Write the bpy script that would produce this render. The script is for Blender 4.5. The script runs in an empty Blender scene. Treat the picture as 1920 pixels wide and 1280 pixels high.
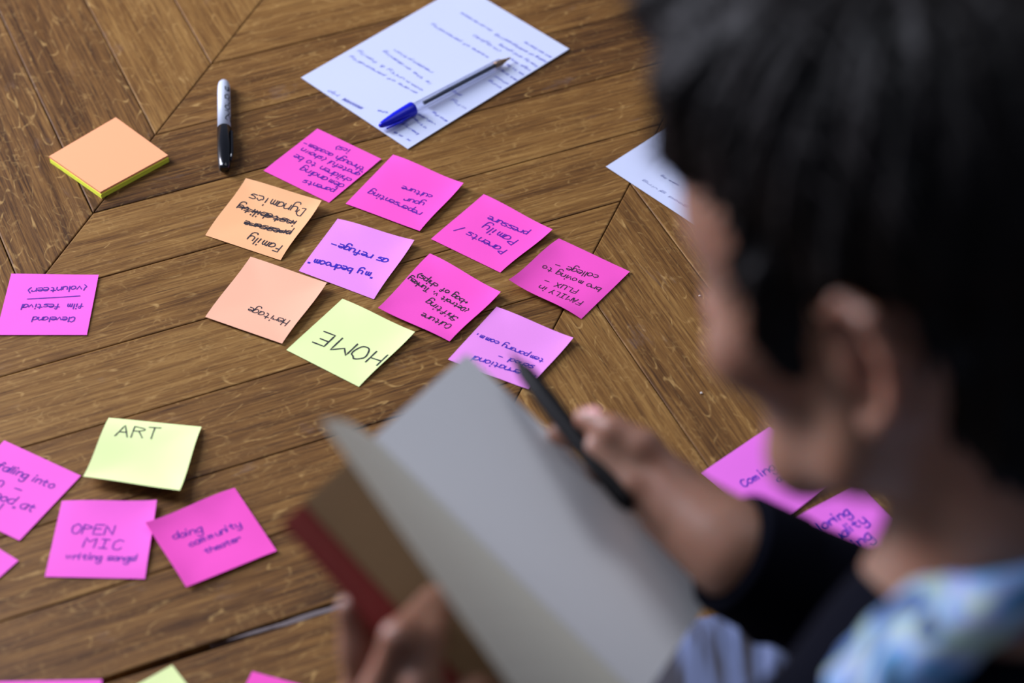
import bpy, bmesh, math, random
import numpy as np
from mathutils import Vector, Matrix
random.seed(7); rng = np.random.default_rng(7)
S = bpy.context.scene
COL = S.collection

# ------------------------------------------------------------------ camera
CAM = np.array([0.0, 0.0, 1.2536])
PITCH, ROLL, FPX = 0.7799, 0.0147, 4000.0
_F = np.array([0, math.cos(PITCH), -math.sin(PITCH)])
_R = np.array([1.0, 0, 0]); _U = np.cross(_R, _F)
CR = math.cos(ROLL)*_R + math.sin(ROLL)*_U
CU = -math.sin(ROLL)*_R + math.cos(ROLL)*_U
cd = bpy.data.cameras.new('camera'); cam = bpy.data.objects.new('camera', cd); COL.objects.link(cam)
cam.matrix_world = Matrix(((CR[0], CU[0], -_F[0], CAM[0]), (CR[1], CU[1], -_F[1], CAM[1]), (CR[2], CU[2], -_F[2], CAM[2]), (0, 0, 0, 1)))
cd.sensor_width = 36; cd.lens = 36*FPX/1920
cd.clip_start = .02
cd.dof.use_dof = True; cd.dof.focus_distance = 1.84; cd.dof.aperture_fstop = 3.2
S.camera = cam

# ------------------------------------------------------------------ world and light
w = bpy.data.worlds.new('world'); S.world = w; w.use_nodes = True
w.node_tree.nodes['Background'].inputs[0].default_value = (.62, .72, 1.0, 1)
w.node_tree.nodes['Background'].inputs[1].default_value = .185
def area(name, loc, target, size, size_y, energy, color):
    l = bpy.data.lights.new(name, 'AREA'); l.shape = 'RECTANGLE'; l.size = size; l.size_y = size_y
    l.energy = energy; l.color = color
    o = bpy.data.objects.new(name, l); COL.objects.link(o); o.location = loc
    d = Vector(target) - Vector(loc); o.rotation_euler = d.to_track_quat('-Z', 'Y').to_euler()
    return o
area('window_light', (-2.7, 2.5, 2.3), (.15, 1.0, 0), 1.3, 1.6, 148, (.80, .86, 1.0))
area('window_light_left', (-3.0, 2.9, 1.0), (0, .9, .3), 1.0, 1.4, 125, (.86, .84, 1.0))
area('fill_light_high', (1.0, 1.9, 2.7), (.1, .9, .2), 1.7, 1.7, 15, (.93, .93, 1.0))  # added overhead fill that brightens the notebook page, no window there
S.view_settings.view_transform = 'Standard'; S.view_settings.look = 'None'
S.view_settings.exposure = 0.0; S.view_settings.gamma = 1.0; S.view_settings.use_curve_mapping = False
S.cycles.use_denoising = True
S.cycles.max_bounces = 6

def pt(px, py, d):
    """world point seen in direction (px, py) of the 1920x1280 frame at depth d metres"""
    return CAM + (px-960)/FPX*d*CR + (640-py)/FPX*d*CU + d*_F
def cdir(x, y, d):
    v = x*CR + y*CU + d*_F
    return v/np.linalg.norm(v)

# ------------------------------------------------------------------ materials
def srgb(*c):
    return tuple((v/255/12.92 if v/255 <= .04045 else ((v/255+.055)/1.055)**2.4) for v in c) + (1,)
class NT:
    def __init__(s, name):
        s.m = bpy.data.materials.new(name); s.m.use_nodes = True; s.t = s.m.node_tree
        s.b = s.t.nodes['Principled BSDF']
    def n(s, typ, **kw):
        nd = s.t.nodes.new(typ)
        for k, v in kw.items():
            if k in nd.inputs: nd.inputs[k].default_value = v
            else: setattr(nd, k, v)
        return nd
    def l(s, a, b): s.t.links.new(a, b)
    def math(s, op, a, b=None, c=None):
        nd = s.t.nodes.new('ShaderNodeMath'); nd.operation = op
        for i, v in enumerate((a, b, c)):
            if v is None: continue
            if isinstance(v, (int, float)): nd.inputs[i].default_value = v
            else: s.l(v, nd.inputs[i])
        return nd.outputs[0]
    def ramp(s, fac, stops):
        nd = s.t.nodes.new('ShaderNodeValToRGB'); e = nd.color_ramp.elements
        while len(e) < len(stops): e.new(.5)
        for el, (p, c) in zip(e, stops): el.position = p; el.color = c
        s.l(fac, nd.inputs[0]); return nd.outputs[0]
    def mix(s, fac, a, b, mode='MIX'):
        nd = s.t.nodes.new('ShaderNodeMix'); nd.data_type = 'RGBA'; nd.blend_type = mode
        for i, v in ((0, fac), (6, a), (7, b)):
            if isinstance(v, (int, float)): nd.inputs[i].default_value = v
            elif isinstance(v, tuple): nd.inputs[i].default_value = v
            else: s.l(v, nd.inputs[i])
        return nd.outputs[2]
    def bump(s, h, strength=.3, dist=.001):
        nd = s.n('ShaderNodeBump'); nd.inputs['Strength'].default_value = strength; nd.inputs['Distance'].default_value = dist
        s.l(h, nd.inputs['Height']); s.l(nd.outputs[0], s.b.inputs['Normal'])
    def mapping(s, scale, out='Object', loc=None):
        tc = s.n('ShaderNodeTexCoord'); mp = s.n('ShaderNodeMapping'); mp.inputs['Scale'].default_value = scale
        s.l(tc.outputs[out], mp.inputs[0])
        if loc is not None: s.l(loc, mp.inputs['Location'])
        return mp.outputs[0]
def simple(name, col, rough=.6, spec=.5, noise=0, nscale=300, metallic=0, bump=0):
    t = NT(name); t.b.inputs['Base Color'].default_value = col; t.b.inputs['Roughness'].default_value = rough
    t.b.inputs['Specular IOR Level'].default_value = spec; t.b.inputs['Metallic'].default_value = metallic
    if noise or bump:
        nz = t.n('ShaderNodeTexNoise'); nz.inputs['Scale'].default_value = nscale; nz.inputs['Detail'].default_value = 3
        t.l(t.mapping((1, 1, 1)), nz.inputs['Vector'])
        if noise:
            f = t.math('MULTIPLY_ADD', nz.outputs[0], noise*2, 1-noise)
            mm = t.n('ShaderNodeVectorMath', operation='SCALE'); mm.inputs[0].default_value = col[:3]; t.l(f, mm.inputs['Scale'])
            t.l(mm.outputs[0], t.b.inputs['Base Color'])
        if bump: t.bump(nz.outputs[0], bump, .0005)
    return t.m

def oak():
    t = NT('oiled_oak'); oi = t.n('ShaderNodeObjectInfo'); rnd = oi.outputs['Random']
    off = t.n('ShaderNodeCombineXYZ'); t.l(t.math('MULTIPLY', rnd, 37.0), off.inputs[0]); t.l(t.math('MULTIPLY', rnd, 91.0), off.inputs[1])
    def noise(scale3, sc, det=4, rough=.6, dist=0.0):
        nz = t.n('ShaderNodeTexNoise'); nz.inputs['Scale'].default_value = sc; nz.inputs['Detail'].default_value = det
        nz.inputs['Roughness'].default_value = rough; nz.inputs['Distortion'].default_value = dist
        t.l(t.mapping(scale3, loc=off.outputs[0]), nz.inputs['Vector']); return nz.outputs[0]
    # X of a plank object runs along its length
    big = noise((1.5, 9, 1), 1.6, 3)
    band = noise((3, 75, 1), 1.0, 6, .7, .3)
    fine = noise((13, 400, 1), 1.0, 4, .75, .15)
    pore = noise((30, 760, 1), 1.0, 3, .65)
    f = t.math('ADD', t.math('MULTIPLY', band, .36), t.math('ADD', t.math('MULTIPLY', fine, .62), t.math('MULTIPLY', big, .22)))
    f = t.math('MULTIPLY_ADD', rnd, .13, t.math('SUBTRACT', f, .045))
    base = t.ramp(f, [(.45, OAK[0]), (.55, OAK[1]), (.64, OAK[2]), (.75, OAK[3])])
    # dark pores
    pm = t.math('MULTIPLY', t.math('SMOOTH_MIN', t.math('MAXIMUM', t.math('MULTIPLY', t.math('SUBTRACT', .45, pore), 8.0), 0), 1, .2), .6)
    base = t.mix(pm, base, OAK[0])
    # medullary ray flecks: wavy contour lines across the grain, in patches
    fl = noise((30, 74, 1), 1.0, 0, .4, .35)
    fl2 = noise((90, 130, 1), 1.0, 1, .4, .4)
    line = t.math('SUBTRACT', 1, t.math('MULTIPLY', t.math('ABSOLUTE', t.math('SUBTRACT', fl, .5)), 30))
    line2 = t.math('SUBTRACT', 1, t.math('MULTIPLY', t.math('ABSOLUTE', t.math('SUBTRACT', fl2, .48)), 16))
    patch = noise((16, 26, 1), 1.0, 4, .85, .3)
    patchm = t.math('MULTIPLY', t.math('SUBTRACT', t.math('MULTIPLY_ADD', t.math('FRACT', t.math('MULTIPLY', rnd, 7.3)), .08, patch), .51), 10.0)
    patch2 = t.math('MULTIPLY', t.math('SUBTRACT', .50, patch), 8.0)
    nd = t.n('ShaderNodeClamp'); t.l(t.math('MULTIPLY', t.math('MAXIMUM', line, 0), t.math('MAXIMUM', patchm, 0)), nd.inputs[0])
    nd2 = t.n('ShaderNodeClamp'); t.l(t.math('MULTIPLY', t.math('MAXIMUM', line2, 0), t.math('MAXIMUM', patch2, 0)), nd2.inputs[0])
    brk = t.n('ShaderNodeClamp'); t.l(t.math('MULTIPLY', t.math('SUBTRACT', noise((60, 130, 1), 1.0, 3, .6), .40), 5.0), brk.inputs[0])
    base = t.mix(t.math('MULTIPLY', t.math('MULTIPLY', nd.outputs[0], brk.outputs[0]), .62), base, OAK[4])
    base = t.mix(t.math('MULTIPLY', nd2.outputs[0], .28), base, OAK[4])
    # grey scuffs and worn wax
    sc = noise((10, 30, 1), 1.0, 6, .7, .5)
    scm = t.n('ShaderNodeClamp'); t.l(t.math('MULTIPLY', t.math('SUBTRACT', sc, .62), 5), scm.inputs[0])
    base = t.mix(t.math('MULTIPLY', scm.outputs[0], .35), base, OAK[5])
    t.l(base, t.b.inputs['Base Color'])
    t.l(t.math('MULTIPLY_ADD', band, .25, .36), t.b.inputs['Roughness'])
    t.b.inputs['Specular IOR Level'].default_value = .27
    t.bump(t.math('ADD', t.math('MULTIPLY', pore, .5), t.math('MULTIPLY', fine, .6)), .22, .0006)
    return t.m
OAK = [srgb(58, 34, 14), srgb(98, 64, 28), srgb(126, 87, 41), srgb(152, 112, 58), srgb(196, 156, 94), srgb(142, 132, 134)]
M = {}
M['oak'] = oak()
M['gap'] = simple('dark_joint_dirt', srgb(34, 28, 28), .9)
def paper(name, col, bump=.05):
    return simple(name, col, .72, .25, .03, 900, bump=bump)
M['pink'] = paper('hot_pink_paper', srgb(252, 86, 196))
M['pink2'] = paper('bright_pink_paper', srgb(252, 104, 214))
M['lilac'] = paper('lilac_pink_paper', srgb(238, 146, 228))
M['orange'] = paper('orange_paper', srgb(255, 188, 134))
M['orange2'] = paper('peach_paper', srgb(255, 190, 156))
M['yellow'] = paper('lime_yellow_paper', srgb(238, 252, 176))
M['yellowpad'] = paper('yellow_pad_paper', srgb(244, 250, 84))
M['orangepad'] = paper('orange_pad_paper', srgb(255, 176, 126))
M['white'] = paper('white_paper', srgb(206, 212, 237))
M['bluink'] = simple('blue_ballpoint_ink', srgb(56, 26, 185), .5)
M['violink'] = simple('violet_ink', srgb(88, 14, 160), .5)
M['blackink'] = simple('black_ink', srgb(34, 30, 44), .5)
M['paleink'] = simple('faint_blue_ink', srgb(74, 82, 192), .6)
M['greyink'] = simple('faint_grey_ink', srgb(136, 142, 186), .6)
M['scribble'] = simple('heavy_blue_ink', srgb(36, 50, 190), .5)

# ------------------------------------------------------------------ object helpers
def link(name, me, mat=None, parent=None, smooth=False):
    o = bpy.data.objects.new(name, me); COL.objects.link(o)
    if mat is not None: me.materials.append(mat)
    if parent is not None: o.parent = parent
    if smooth: me.shade_smooth()
    return o
def tag(o, label, cat, group=None, kind=None):
    if label: o['label'] = label
    if cat: o['category'] = cat
    if group: o['group'] = group
    if kind: o['kind'] = kind
    return o
def empty(name, loc=(0, 0, 0)):
    o = bpy.data.objects.new(name, None); COL.objects.link(o); o.location = loc; o.empty_display_size = .02; return o
def mesh(name, vs, fs):
    me = bpy.data.meshes.new(name); me.from_pydata([tuple(map(float, v)) for v in vs], [], fs); me.update(); return me
def tube(pts, rads, seg=16, cap=True):
    """swept round tube through points (list of np arrays) with radii"""
    pts = [np.array(p, float) for p in pts]; vs = []; fs = []
    for i, p in enumerate(pts):
        a = pts[max(i-1, 0)]; b = pts[min(i+1, len(pts)-1)]
        d = b-a; d /= np.linalg.norm(d)+1e-12
        if i == 0: 
            u = np.cross(d, [0, 0, 1.0]); 
            if np.linalg.norm(u) < .1: u = np.cross(d, [1.0, 0, 0])
        u = u - d*np.dot(u, d); u /= np.linalg.norm(u); v = np.cross(d, u)
        for k in range(seg):
            t = 2*math.pi*k/seg; vs.append(p + rads[i]*(math.cos(t)*u + math.sin(t)*v))
    for i in range(len(pts)-1):
        for k in range(seg):
            fs.append((i*seg+k, i*seg+(k+1) % seg, (i+1)*seg+(k+1) % seg, (i+1)*seg+k))
    if cap:
        fs.append(tuple(range(seg))[::-1]); n = (len(pts)-1)*seg; fs.append(tuple(range(n, n+seg)))
    return vs, fs

# ------------------------------------------------------------------ floor: chevron parquet, every plank a part
floor_me = mesh('floor', [(-1.35, -.5, -.022), (1.55, -.5, -.022), (1.55, 3.0, -.022), (-1.35, 3.0, -.022),
                          (-1.35, -.5, -.008), (1.55, -.5, -.008), (1.55, 3.0, -.008), (-1.35, 3.0, -.008)],
                [(0, 3, 2, 1), (4, 5, 6, 7), (0, 1, 5, 4), (1, 2, 6, 5), (2, 3, 7, 6), (3, 0, 4, 7)])
floor = link('floor', floor_me, M['gap']); floor['kind'] = 'structure'
MA = math.radians(-110.3)                       # direction of the mitre lines on the floor
md = np.array([math.cos(MA), math.sin(MA)]); mn = np.array([-md[1], md[0]])   # mn points to the right-hand bands
if mn[0] < 0: mn = -mn
M0 = -.8435; BW = .4305                        # first mitre line offset along mn, and band width
A24 = math.radians(24.2); A65 = math.radians(-65.2)
SEAMS = [1.6159, 1.5338, 1.4500, 1.3660, 1.2824, 1.1985, 1.1139, 1.0350, .956]
def isect(off, ang, c):
    """point on the mitre line {p.mn = c} and on the line at angle ang whose normal offset is off"""
    n2 = np.array([-math.sin(ang), math.cos(ang)])
    return np.linalg.solve(np.array([mn, n2]), np.array([c, off]))
def plank(pts, ang, gap=.0005):
    """mitred oak plank from its four floor corners, local X along its length"""
    c = sum(pts)/4; ca, sa = math.cos(-ang), math.sin(-ang)
    loc = [np.array([ca*(p-c)[0]-sa*(p-c)[1], sa*(p-c)[0]+ca*(p-c)[1]]) for p in pts]
    area2 = sum(loc[i][0]*loc[(i+1) % 4][1]-loc[(i+1) % 4][0]*loc[i][1] for i in range(4))
    if area2 < 0: loc = loc[::-1]
    def inset(q, g):
        out = []
        for i in range(4):
            a, b, d = q[i-1], q[i], q[(i+1) % 4]
            e1 = (b-a)/np.linalg.norm(b-a); e2 = (d-b)/np.linalg.norm(d-b)
            n1 = np.array([-e1[1], e1[0]]); n2 = np.array([-e2[1], e2[0]])
            out.append(np.linalg.solve(np.array([n1, n2]), np.array([np.dot(n1, b)+g, np.dot(n2, b)+g])))
        return out
    z0 = random.uniform(-.0003, 0)
    q1 = inset(loc, gap); q2 = inset(loc, gap+.0003); q3 = inset(loc, gap+.0011)
    vs = [(*p, -.0095) for p in q1] + [(*p, -.0006) for p in q1] + [(*p, -.0002) for p in q2] + [(*p, 0) for p in q3]
    fs = [(3, 2, 1, 0)]
    for k in range(3):
        for i in range(4): fs.append((k*4+i, k*4+(i+1) % 4, (k+1)*4+(i+1) % 4, (k+1)*4+i))
    fs.append((12, 13, 14, 15))
    o = link('plank', mesh('plank', vs, fs), M['oak'], floor)
    o.location = (c[0], c[1], z0); o.rotation_euler = (0, 0, ang)
    return o
def seam_list(lo, hi, base, pitch=.0838):
    s = sorted(base); 
    while s[-1] < hi: s.append(s[-1]+pitch+random.uniform(-.001, .001))
    while s[0] > lo: s.insert(0, s[0]-pitch+random.uniform(-.001, .001))
    return s
for band in range(-3, 5):                      # band 0 is the broad one across the picture
    c0, c1 = M0+band*BW, M0+(band+1)*BW
    even = band % 2 == 0
    ang = A24 if even else A65
    # offsets of the central band's seams where they meet its two mitre lines
    if even:
        k = band//2
        base = [s + 2*k*BW*0 for s in SEAMS]
        if band: base = [s + random.uniform(-.03, .03) for s in [1.3]]
    else:
        # left and right bands: start from the points where central seams end on the shared mitre line
        cc = c1 if band < 0 else c0
        n2 = np.array([-math.sin(ang), math.cos(ang)])
        if band == -1: base = [float(np.dot(isect(s, A24, c1), n2)) for s in SEAMS]
        elif band == 1: base = [float(np.dot(p, n2)) for p in (np.array([.1092, 1.4640]), np.array([.0735, 1.310]))]; 
        else: base = [.9]
        if band == 1: base = [base[0], base[1]]
    n2 = np.array([-math.sin(ang), math.cos(ang)])
    # range of offsets that keeps planks over the base slab
    offs = [float(np.dot(n2, q)) for q in (np.array([-1.6, -.8]), np.array([1.8, -.8]), np.array([1.8, 3.3]), np.array([-1.6, 3.3]))]
    sl = seam_list(min(offs), max(offs), base)
    for a, b in zip(sl[:-1], sl[1:]):
        P = [isect(a, ang, c0), isect(a, ang, c1), isect(b, ang, c1), isect(b, ang, c0)]
        c = sum(P)/4
        if not (-1.45 < c[0] < 1.65 and -.6 < c[1] < 3.1): continue
        if band == 0 and abs(b-.956) < 1e-6: P[2] = isect(b-.0085, ang, c1)      # the worn joint that gapes to the right
        plank(P, ang)
dv = np.array([math.cos(A24), math.sin(A24)]); nv = np.array([-math.sin(A24), math.cos(A24)])
sA = float(isect(.956, A24, M0) @ dv); sB = float(isect(.956, A24, M0+BW) @ dv); s0 = float(np.array([-.218, .9505]) @ dv)
tp, bt = [], []
for k in range(15):
    s_ = s0+(sB-.01-s0)*k/14; g = .0085*(s_-sA)/(sB-sA)
    q = nv*(.956-.0016-.0012*math.sin(k*1.7)*.4-.0006) + dv*s_; tp.append((*q, -.0007)); q2 = nv*(.956-min(g, .0075)*min(1, .35+k*.12)-.0004*math.cos(k*2.3)) + dv*s_
    bt.append((*q2, -.0004))
vs = tp+bt+[(x, y, -.006) for x, y, z in tp]+[(x, y, -.006) for x, y, z in bt]; fs = []
for k in range(14): fs += [(15+k, 16+k, 1+k, k), (k, k+1, 31+k, 30+k), (46+k, 16+k, 15+k, 45+k)][:3]
fl_ = link('joint_filler', mesh('joint_filler', vs, fs), simple('grey_joint_filler', srgb(104, 92, 92), .7, .4, .3, 160, bump=.4), floor); fl_['label'] = 'grey crumbling filler in the gaping joint'

# ---- floor positions (metres) of sheets, pads and pens
DATA = [
    ('parents_demanding', [(-0.16516, 1.43981, 0.0003), (-0.22773, 1.4826, 0.0003), (-0.1833, 1.54262, 0.0015), (-0.12169, 1.50016, 0.0015)], [('parents', 0.084, 0.203, 0.49, 0.135, 0), ('demanding', 0.054, 0.33, 0.665, 0.302, 0), ('children to be', 0.048, 0.467, 0.883, 0.443, 0), ('grateful (shown', 0.035, 0.613, 0.894, 0.587, 0), ('through academ-', 0.054, 0.732, 0.95, 0.699, 0), ('ics)', 0.417, 0.894, 0.592, 0.863, 0)]),
    ('representing', [(-0.08262, 1.40241, 0.0015), (-0.15029, 1.43846, 0.0005), (-0.11134, 1.50708, 0.001), (-0.04569, 1.46233, 0.0065)], [('repersenting', 0.149, 0.276, 0.872, 0.306, 0), ('your', 0.215, 0.451, 0.456, 0.413, 0), ('culture', 0.208, 0.619, 0.594, 0.579, 0)]),
    ('parents_family', [(-0.011, 1.35121, 0.0005), (-0.07244, 1.39322, 0.0005), (-0.02729, 1.45317, 0.0015), (0.03417, 1.40261, 0.0055)], [('Parents /', 0.188, 0.345, 0.869, 0.338, 0), ('Pamily', 0.2, 0.573, 0.659, 0.556, 0), ('pressure', 0.194, 0.776, 0.71, 0.712, 0)]),
    ('family_flux', [(0.05828, 1.29508, 0.0005), (-0.00351, 1.33349, 0.009), (0.03988, 1.39605, 0.0008), (0.10093, 1.3539, 0.0015)], [('FAMILY in', 0.137, 0.222, 0.687, 0.175, 0), ('FLUX ~', 0.292, 0.361, 0.725, 0.303, 0), ('bro moving to', 0.101, 0.535, 0.853, 0.476, 0), ('college ~', 0.246, 0.696, 0.777, 0.594, 0)]),
    ('culture_shifting', [(-0.05207, 1.26536, 0.001), (-0.11352, 1.30041, 0.005), (-0.07265, 1.37413, 0.0008), (-0.01015, 1.3202, 0.007)], [('Culture', 0.135, 0.206, 0.524, 0.189, 0), ('Shifting', 0.148, 0.351, 0.599, 0.399, 0), ('(Detroit v. Turkey', 0.132, 0.537, 0.974, 0.553, 0), ('<bag of chips)', 0.213, 0.643, 0.921, 0.655, 0)]),
    ('international', [(0.01364, 1.21148, 0.0005), (-0.05275, 1.2445, 0.0005), (-0.01356, 1.30802, 0.001), (0.05111, 1.2679, 0.005)], [('international', 0.035, 0.213, 0.786, 0.162, 0), ('school ~', 0.134, 0.357, 0.567, 0.321, 0), ('temporary comm.', 0.092, 0.504, 0.949, 0.496, 0)]),
    ('home', [(-0.12448, 1.21169, 0.0005), (-0.18727, 1.25296, 0.0005), (-0.14488, 1.31507, 0.001), (-0.08121, 1.27212, 0.005)], [('HOME', 0.035, 0.496, 0.837, 0.4, 0)]),
    ('bedroom', [(-0.11814, 1.31561, 0.0004), (-0.18495, 1.34958, 0.0004), (-0.15592, 1.41708, 0.0015), (-0.08649, 1.3854, 0.006)], [('"my bedroom"', 0.175, 0.329, 0.977, 0.226, 0), ('as refuge~', 0.137, 0.603, 0.876, 0.59, 0)]),
    ('heritage', [(-0.19134, 1.25907, 0.0006), (-0.25872, 1.28957, 0.0006), (-0.22711, 1.36067, 0.005), (-0.15866, 1.32749, 0.0065)], [('Heritage', 0.09, 0.299, 0.61, 0.305, 0)]),
    ('dynamics', [(-0.20173, 1.36261, 0.0006), (-0.27044, 1.39365, 0.0006), (-0.24133, 1.46396, 0.007), (-0.17083, 1.43255, 0.009)], [('Family', 0.082, 0.159, 0.505, 0.167, 0), ('#pressure', 0.091, 0.418, 0.676, 0.365, 0), ('#instability', 0.133, 0.597, 0.869, 0.571, 0), ('Dynamics', 0.124, 0.808, 0.824, 0.792, 0)]),
    ('film_festival', [(-0.35512, 1.26714, 0.0005), (-0.43103, 1.26554, 0.0005), (-0.43135, 1.34045, 0.0008), (-0.35598, 1.33998, 0.0015)], [('Cleveland', 0.171, 0.269, 0.634, 0.267, 0), ('film festival', 0.107, 0.488, 0.796, 0.473, 0), ('_', 0.167, 0.644, 0.746, 0.583, 0), ('(volunteer)', 0.111, 0.795, 0.77, 0.73, 0)]),
    ('art', [(-0.32315, 1.17271, 0.0008), (-0.24745, 1.16362, 0.0015), (-0.25482, 1.08762, 0.011), (-0.33185, 1.1022, 0.009)], [('ART', 0.145, 0.25, 0.583, 0.209, 0)]),
    ('open_mic', [(-0.34657, 1.08366, 0.001), (-0.27253, 1.0827, 0.005), (-0.27224, 1.0084, 0.0005), (-0.34746, 1.00903, 0.0005)], [('OPEN', 0.17, 0.397, 0.593, 0.406, 0), ('MIC', 0.317, 0.573, 0.703, 0.599, 0), ('writing songs!', 0.167, 0.748, 0.894, 0.756, 0)]),
    ('theater', [(-0.27765, 1.0577, 0.007), (-0.21446, 1.09959, 0.0008), (-0.17595, 1.03628, 0.0015), (-0.24019, 0.99926, 0.0025)], [('doing', 0.165, 0.3, 0.461, 0.346, 0), ('community', 0.265, 0.484, 0.829, 0.492, 0), ('theater', 0.361, 0.655, 0.746, 0.67, 0)]),
    ('falling', [(-0.40257, 1.14666, 0.0005), (-0.33592, 1.11014, 0.0008), (-0.37244, 1.04349, 0.0008), (-0.43909, 1.08, 0.0005)], [('falling into', 0.162, 0.318, 0.844, 0.258, 0), ('run ~', 0.072, 0.521, 0.63, 0.463, 0), ('is good at', 0.118, 0.672, 0.875, 0.603, 0), ('school "', 0.13, 0.853, 0.703, 0.747, 0)]),
    ('left_edge', [(-0.43227, 1.06713, 0.0005), (-0.36973, 1.02395, 0.0008), (-0.41291, 0.96141, 0.0008), (-0.47545, 1.00459, 0.0005)], []),
    ('coming', [(0.15061, 1.12307, 0.0005), (0.20757, 1.17338, 0.001), (0.25789, 1.11642, 0.003), (0.20092, 1.06611, 0.0006)], [('Coming out', 0.196, 0.401, 0.919, 0.454, 0), ('as me', 0.502, 0.586, 0.817, 0.617, 0), ('.', 0.165, 0.563, 0.171, 0.564, 0)]),
    ('exploring', [(0.20911, 1.07142, 0.0005), (0.2729, 1.11274, 0.001), (0.31421, 1.04895, 0.001), (0.25042, 1.00763, 0.0006)], [('Exploring', 0.059, 0.267, 0.685, 0.232, 0), ('sexuality', 0.114, 0.481, 0.762, 0.4, 0), ('meeting', 0.09, 0.661, 0.666, 0.594, 0)]),
    ('bottom_yellow', [(-0.30243, 0.88282, 0.001), (-0.2421, 0.92904, 0.001), (-0.19588, 0.86871, 0.0005), (-0.25621, 0.82249, 0.0005)], []),
    ('bottom_pink', [(-0.18382, 0.92441, 0.001), (-0.11111, 0.90228, 0.001), (-0.13324, 0.82957, 0.0005), (-0.20595, 0.8517, 0.0005)], []),
    ('bottom_left', [(-0.36665, 0.91217, 0.001), (-0.29071, 0.91536, 0.001), (-0.28752, 0.83942, 0.0005), (-0.36345, 0.83623, 0.0005)], []),
    ('paper1', [(-0.09808, 1.51547, 0.0006), (-0.20436, 1.61846, 0.0012), (-0.05508, 1.7725, 0.001), (0.0512, 1.6695, 0.0012)], [('awareness', 0.493, 0.848, 0.779, 0.845, 1.6), ('means of personality', 0.309, 0.697, 0.825, 0.688, 1.6), ('(maybe)', 0.299, 0.767, 0.551, 0.767, 2), ('feeling', 0.278, 0.853, 0.45, 0.838, 1.6), ('remembers', -0.01, 0.897, 0.254, 0.895, 1.5), ('feeling of anxiety', -0.001, 0.859, 0.279, 0.845, 1.5), ('family and young', 0.007, 0.807, 0.354, 0.8, 1.5), ('always first', -0.017, 0.761, 0.216, 0.762, 1.6), ('place to be', -0.028, 0.715, 0.172, 0.722, 1.5), ('home away', -0.014, 0.667, 0.155, 0.671, 1.5), ('school', -0.013, 0.62, 0.138, 0.622, 1.5), ('young', -0.007, 0.578, 0.132, 0.58, 1.5), ('redemption', 0.447, 0.443, 0.795, 0.434, 1.8), ('is the awakening', 0.373, 0.38, 0.832, 0.393, 1.8), ('community & family', 0.359, 0.321, 0.948, 0.311, 1.8), ('aware of personality', 0.361, 0.29, 0.944, 0.258, 1.7), ('#home', 0.487, 0.044, 0.643, 0.031, 2), ('Hp', 0.692, 0.035, 0.773, 0.023, 2), ('the', 0.343, 0.108, 0.406, 0.086, 1.6), ('being', 0.055, 0.098, 0.195, 0.101, 1.6), ('other', 0.065, 0.149, 0.21, 0.164, 1.6), ('values', 0.048, 0.197, 0.2, 0.193, 1.6), ('safe', 0.02, 0.246, 0.15, 0.251, 1.6), ('why', 0.025, 0.368, 0.157, 0.365, 1.8), ('.', -0.016, 0.367, -0.012, 0.367, 1), ('.', 0.002, 0.288, 0.006, 0.288, 1), ('me', 0.111, 0.038, 0.176, 0.035, 1.6), ('x', 0.043, 0.042, 0.07, 0.042, 1.5), ('place', 0.15, 0.415, 0.259, 0.414, 1.5)]),
    ('paper2', [(0.18718, 1.38922, 0.0006), (0.0832, 1.49455, 0.001), (0.23265, 1.64208, 0.001), (0.33662, 1.53676, 0.0012)], [('good giving', 0.397, 0.06, 0.754, 0.051, 1.3), ('comm ing', 0.572, 0.139, 0.708, 0.132, 1.3), ('here', 0.643, 0.228, 0.711, 0.224, 1.3)]),
]
PAD = [(-0.37033, 1.54814, 0.0068), (-0.31519, 1.49466, 0.0068), (-0.36904, 1.44224, 0.0068), (-0.42267, 1.49068, 0.0068)]
MARKER = [(-0.27638, 1.60539, 0.0058), (-0.26197, 1.47679, 0.0058)]
PEN = [(-0.12515, 1.54046, 0.0075), (-0.09961, 1.56468, 0.0075), (-0.00554, 1.64833, 0.0065)]
# ------------------------------------------------------------------ handwriting: one-stroke letters, two digits per point (x 0-6, y 0-9, base line 3, x height 6)
G = {'a': '46260504133345463353'[:16]+' 4643', 'b': '0903 0526364544331303', 'c': '4526150504133343', 'd': '46260504133344 4943', 'e': '0545361605041343',
 'f': '48392823 0646', 'g': '46260504133345 464130100 1'.replace('0 1', '01'), 'h': '0903 0526364543', 'i': '0603 0809', 'j': '2621100001 2829', 'k': '0903 4604 1543',
 'l': '0903', 'm': '0603 05162523 25364543', 'n': '0603 0526364543', 'o': '260504133344453626', 'p': '0600 0526364544331304', 'q': '46260504133345 4640',
 'r': '0603 0526364645', 's': '4616052444331303', 't': '28243343 0646', 'u': '0604133344 4643', 'v': '062346', 'w': '0613263346', 'x': '0643 4603',
 'y': '0604133344 46411001', 'z': '06460343',
 'A': '032943 1535', 'B': '09030393847264433303'[:0]+'0903 09384726 264433 3303', 'C': '4829180704133344', 'D': '0903 092947452303', 'E': '49090343 0636', 'F': '490903 0636',
 'G': '4829180704133344 4525', 'H': '0903 4943 0646', 'I': '0949 2923 0343', 'K': '0903 4906 0643', 'L': '090343', 'M': '0309265953', 'N': '03094349', 'O': '290705133343474829'[:0]+'290705133345473829',
 'P': '0903 0938472606', 'R': '0903 0938472606 2643', 'S': '4829180746441304', 'T': '0949 2923', 'U': '0904133344 4943', 'V': '092349', 'W': '0913263349', 'X': '0943 4903',
 'Y': '0926 4923', '/': '0249', '(': '28150422', ')': '08252402', '-': '0545', '~': '1555', '_': '0545', '.': '1314', '!': '0905 0304', '"': '0908 1918', ',': '1312',
 '&': '43182938260413334', '<': '5505 0516 0514', ' ': ''}
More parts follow.
